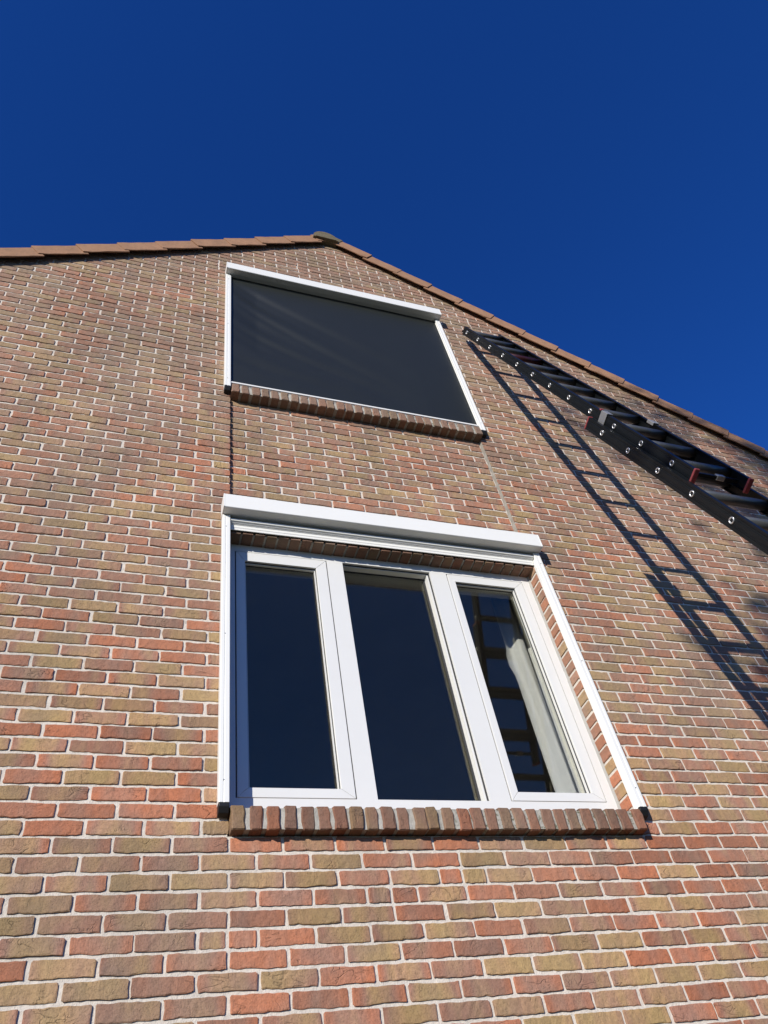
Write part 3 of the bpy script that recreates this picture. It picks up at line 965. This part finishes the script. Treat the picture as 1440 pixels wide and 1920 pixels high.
cu['label'] = 'white curtain hanging inside the right light of the lower window'; cu['category'] = 'curtain'

# ------------------------------------------------------------------ extension ladder
LT = Vector((2.2111, -0.1337, 4.8469)); LU = Vector((-0.01312, -0.29473, -0.95549)).normalized()
LV = Vector((1, 0, 0)) - LU.x * LU; LV.normalize()
LN = LU.cross(LV); 
if LN.y > 0: LN = -LN                                   # points away from the wall
ST = 0.3217                                             # rung pitch
zfoot = (LT.z - GZ) / -LU.z
lad = thing('extension_ladder', tuple(LT + LU * (zfoot - 0.0)), 'black two section extension ladder leaning against the gable beside the upper screen', 'ladder')
LW = 0.372
def stile(a0, a1, dn, side, dv):
    """C-section stile, outer web at v=0 (left) or v=LW (right)."""
    bm = new()
    hd = 0.039
    s = 1 if side == 0 else -1
    v0 = dv if side == 0 else LW - dv
    sec = [(0.0, -hd), (0.0, -hd + 0.012), (0.0028, -hd + 0.014), (0.0028, -hd + 0.020), (0.0, -hd + 0.022), (0.0, -0.016), (0.0018, -0.0145), (0.0018, -0.012), (0, -0.0105),
           (0, 0.0105), (0.0018, 0.012), (0.0018, 0.0145), (0, 0.016), (0.0, hd - 0.022), (0.0028, hd - 0.020), (0.0028, hd - 0.014), (0.0, hd - 0.012), (0.0, hd),
           (0.026, hd), (0.026, hd - 0.004), (0.005, hd - 0.005), (0.005, -hd + 0.005), (0.026, -hd + 0.004), (0.026, -hd)]
    o0 = LT + LU * (a0 * ST) + LN * dn + LV * v0
    sweep(bm, [(s * p, q) for p, q in sec], (0, 0, 0), LU * ((a1 - a0) * ST), LV, LN); fixn(bm)
    return obj('stile', bm, M_LADDER, lad, tuple(o0))
def ring_mesh():
    bm = new()
    n = 18
    rings = []
    for r, h in ((0.0175, 0.0), (0.0175, 0.004), (0.0155, 0.0055), (0.0115, 0.0045), (0.0105, 0.001)):
        rings.append([bm.verts.new(LU * (r * math.cos(2 * math.pi * k / n)) + LN * (r * math.sin(2 * math.pi * k / n)) - LV * h) for k in range(n)])
    for A, B in zip(rings[:-1], rings[1:]):
        for k in range(n): bm.faces.new((A[k], A[(k + 1) % n], B[(k + 1) % n], B[k]))
    return fixn(bm)
def hole_mesh():
    bm = new(); n = 18
    vs = [bm.verts.new(LU * (0.011 * math.cos(2 * math.pi * k / n)) + LN * (0.011 * math.sin(2 * math.pi * k / n)) - LV * 0.0012) for k in range(n)]
    c = bm.verts.new(LV * 0.001)
    for k in range(n): bm.faces.new((c, vs[k], vs[(k + 1) % n]))
    return fixn(bm)
def rung_mesh(dv):
    bm = new()
    prof = []
    for k in range(14):
        a = 2 * math.pi * k / 14
        prof.append((0.024 * math.cos(a), 0.030 * math.sin(a)))
    # ribbed tread on the upper side
    sweep(bm, prof, -LV * (LW / 2 - 0.004 - dv), LV * (LW - 0.008 - 2 * dv), LU, LN); fixn(bm)
    return bm
LD = {}
def shared(name, key, fn, mat, parent, at, smooth=False, bevel=0):
    if key not in LD:
        o = obj(name, fn(), mat, parent, at, smooth=smooth, bevel=bevel); LD[key] = o.data
    else: o = inst(name, LD[key], parent, at)
    return o
def cap_mesh():
    bm = new()
    def P(v, nn, u): return LV * v + LN * nn + LU * u
    vs = [bm.verts.new(P(v, nn, u)) for u in (-0.007, 0.008) for v, nn in ((-0.003, -0.043), (0.029, -0.043), (0.029, 0.043), (-0.003, 0.043))]
    for f in ((0, 1, 2, 3), (7, 6, 5, 4), (0, 4, 5, 1), (1, 5, 6, 2), (2, 6, 7, 3), (3, 7, 4, 0)): bm.faces.new([vs[i] for i in f])
    return fixn(bm)
def section(a0, a1, dn, first, nr, red=-1, dv=0.0):
    left = stile(a0, a1, dn, 0, dv); right = stile(a0, a1, dn, 1, dv)
    for k in range(nr):
        c = LT + LU * ((first + k) * ST) + LN * dn
        ra = shared('rung', 'rung%d%.2f' % (k == red, dv), lambda: rung_mesh(dv), M_RUNGRED if k == red else M_RUNG, lad, tuple(c + LV * (LW / 2)), smooth=True)
        cl = c + LV * dv
        if k == red: ra['label'] = 'dark red rung'
        shared('rivet', 'rivet', ring_mesh, M_RIVET, left, tuple(cl), smooth=True)
        shared('rivet_hole', 'hole', hole_mesh, M_RUBBER, left, tuple(cl))
    return left, right
UL, UR = section(-0.36, 11.58, 0.0, 0, 12, red=3)
a_foot = (zfoot - 0.02) / ST
LDN, LDV, LA = -0.060, -0.050, 8.93
nlow = int(a_foot - LA) + 1
LL, LR = section(8.28, a_foot - 0.1, LDN, LA, nlow, -1, LDV)
for st, v0, ends in ((UL, 0.0, (11.58,)), (UR, LW - 0.026, (11.58,))):
    for a in ends:
        shared('plug', 'cap', cap_mesh, M_RED, st, tuple(LT + LU * (a * ST) + LV * v0), bevel=0.005)
for st, v0 in ((LL, LDV), (LR, LW - LDV - 0.026)):
    shared('plug', 'cap', cap_mesh, M_RED, st, tuple(LT + LU * (8.28 * ST) + LN * LDN + LV * v0), bevel=0.005)
    bm = new()
    vs = []
    def P(v, nn, u): return LV * v + LN * nn + LU * u
    vs = [bm.verts.new(P(v, nn, u)) for u in (-0.05, 0.02) for v, nn in ((-0.006, -0.045), (0.032, -0.045), (0.032, 0.045), (-0.006, 0.045))]
    for f in ((0, 1, 2, 3), (7, 6, 5, 4), (0, 4, 5, 1), (1, 5, 6, 2), (2, 6, 7, 3), (3, 7, 4, 0)): bm.faces.new([vs[i] for i in f])
    fixn(bm)
    obj('rubber_foot', bm, M_RUBBER, st, tuple(LT + LU * (zfoot - 0.025) + LN * LDN + LV * v0), bevel=0.006)
# grey guide brackets of the lower section, hooked round the upper stiles
def bracket(side):
    s = 1 if side == 0 else -1
    v0 = 0.0 if side == 0 else LW
    bm = new()
    sec = [(-0.004, -0.050), (-0.004, 0.046), (0.036, 0.046), (0.036, 0.030), (0.031, 0.030), (0.031, 0.0415), (0.0009, 0.0415), (0.0009, 0.041), (-0.0006, 0.041), (-0.0006, -0.050)]
    sec = [(-0.006, -0.055), (-0.006, 0.047), (0.036, 0.047), (0.036, 0.026), (0.032, 0.026), (0.032, 0.0425), (-0.0015, 0.0425), (-0.0015, -0.055)]
    sweep(bm, [(s * p, q) for p, q in sec], (0, 0, 0), LU * 0.075, LV, LN); fixn(bm)
    return obj('guide_bracket', bm, M_BRACKET, LL if side == 0 else LR, tuple(LT + LU * (8.42 * ST) + LV * v0), bevel=0.0015, segs=1)
bracket(0); bracket(1)
bm = new()
sweep(bm, [(-0.004, 0.040), (0.02, 0.040), (0.02, 0.050), (-0.004, 0.050)], (0, 0, 0), LU * 0.02, LV, LN); fixn(bm)
obj('red_clip', bm, M_RED, LL, tuple(LT + LU * (8.32 * ST)), bevel=0.002)
# rope-side latch bar below the lowest rung of the upper section
bm = new()
sweep(bm, [(-0.010, -0.010), (0.010, -0.010), (0.010, 0.010), (-0.010, 0.010)], LV * 0.03, LV * (LW - 0.06), LU, LN); fixn(bm)
obj('latch_bar', bm, M_LADDER, lad, tuple(LT + LU * (11.36 * ST) - LN * 0.004))
bm = new()
sweep(bm, [(-0.016, -0.014), (0.016, -0.014), (0.016, 0.014), (-0.016, 0.014)], LV * 0.20, LV * 0.05, LU, LN); fixn(bm)
obj('latch', bm, M_BRACKET, lad, tuple(LT + LU * (11.36 * ST) - LN * 0.002), bevel=0.003)
# wall wheels at the top
def wheel_mesh():
    bm = new(); n = 20
    rings = []
    for r, h in ((0.012, -0.012), (0.030, -0.014), (0.036, -0.010), (0.036, 0.010), (0.030, 0.014), (0.012, 0.012)):
        rings.append([bm.verts.new(LU * (r * math.cos(2 * math.pi * k / n)) + LN * (r * math.sin(2 * math.pi * k / n)) + LV * h) for k in range(n)])
    for A, B in zip(rings[:-1], rings[1:]):
        for k in range(n): bm.faces.new((A[k], A[(k + 1) % n], B[(k + 1) % n], B[k]))
    bm.faces.new(rings[0]); bm.faces.new(rings[-1][::-1])
    return fixn(bm)
for st, v in ((UL, 0.030), (UR, LW - 0.030)):
    shared('wall_wheel', 'wheel', wheel_mesh, M_WHEEL, st, tuple(LT + LU * (-0.42 * ST) + LV * v + LN * -0.012), smooth=False, bevel=0.002)
bm = new()
sweep(bm, [(-0.008, -0.008), (0.008, -0.008), (0.008, 0.008), (-0.008, 0.008)], LV * 0.0, LV * 0.05, LU, LN); fixn(bm)
ax = obj('axle', bm, M_RUBBER, UL, tuple(LT + LU * (-0.42 * ST) + LN * -0.012))
inst('axle', ax.data, UR, tuple(LT + LU * (-0.42 * ST) + LN * -0.012 + LV * (LW - 0.05)))

# ------------------------------------------------------------------ tree in the garden, left behind the photographer; its thin shade softens the right side of the wall
TR = random.Random(21)
tc = Vector((5.20, 0.0, 2.30)) - SUN * 16.0
tree = thing('bare_tree', (tc.x, tc.y, GZ), 'slender tree with small spring leaves standing in the garden opposite the gable', 'tree')
M_BARK = plain_material('bark', (0.09, 0.07, 0.05), 0.9, 0, 0.2, 0.3, 8.0, 0.01)
M_LEAF = plain_material('leaf', (0.06, 0.09, 0.03), 0.7, 0, 0.3, 0.3, 5.0)
bmt = new(); bml = new()
def limb(p, d, ln, r0, depth):
    n = 5
    q = p.copy(); prev = None
    dd = d.copy()
    for k in range(n + 1):
        r = r0 * (1 - 0.45 * k / n)
        ax = dd.orthogonal().normalized(); ay = dd.cross(ax)
        vs = [bmt.verts.new(q + ax * (r * math.cos(a * math.pi / 3)) + ay * (r * math.sin(a * math.pi / 3))) for a in range(6)]
        if prev:
            for i in range(6): bmt.faces.new((prev[i], prev[(i + 1) % 6], vs[(i + 1) % 6], vs[i]))
        prev = vs
        if k < n:
            q = q + dd * (ln / n)
            dd = (dd + Vector((TR.gauss(0, .09), TR.gauss(0, .09), TR.gauss(0.03, .07)))).normalized()
        if depth > 0 and k >= (2 if depth < 3 else 3):
            for _ in range(2):
                nd = (dd + Vector((TR.gauss(0, .6), TR.gauss(0, .6), TR.gauss(0.15, .35)))).normalized()
                limb(q, nd, ln * TR.uniform(.42, .6), r * 0.55, depth - 1)
        if depth == 0:
            for _ in range(4):
                c = q + Vector((TR.gauss(0, .14), TR.gauss(0, .14), TR.gauss(0, .14)))
                a = Vector((TR.gauss(0, 1), TR.gauss(0, 1), TR.gauss(0, 1))).normalized(); b = a.orthogonal().normalized()
                w = TR.uniform(.03, .055)
                bml.faces.new([bml.verts.new(c + a * w * 1.7), bml.verts.new(c + b * w), bml.verts.new(c - a * w * 1.7), bml.verts.new(c - b * w)])
TH = tc.z - GZ
rows = []
for k in range(13):
    f = k / 12
    r = 0.13 * (1 - 0.6 * f)
    c = Vector((0.12 * math.sin(f * 4), 0.1 * math.sin(f * 5 + 1), (TH + 0.6) * f))
    rows.append([bmt.verts.new(c + Vector((r * math.cos(a * math.pi / 4), r * math.sin(a * math.pi / 4), 0))) for a in range(8)])
for A, B in zip(rows[:-1], rows[1:]):
    for i in range(8): bmt.faces.new((A[i], A[(i + 1) % 8], B[(i + 1) % 8], B[i]))
for k in range(26):
    f = TR.uniform(0.64, 1.0)
    c = Vector((0.12 * math.sin(f * 4), 0.1 * math.sin(f * 5 + 1), (TH + 0.6) * f))
    an = k * 2.4
    limb(c, Vector((math.cos(an), math.sin(an), TR.uniform(0.25, 1.0))).normalized(), TR.uniform(0.9, 1.5), 0.022, 1)
obj('trunk', bmt, M_BARK, tree, (tc.x, tc.y, GZ), smooth=True)
lv = obj('crown', bml, M_LEAF, tree, (tc.x, tc.y, GZ))
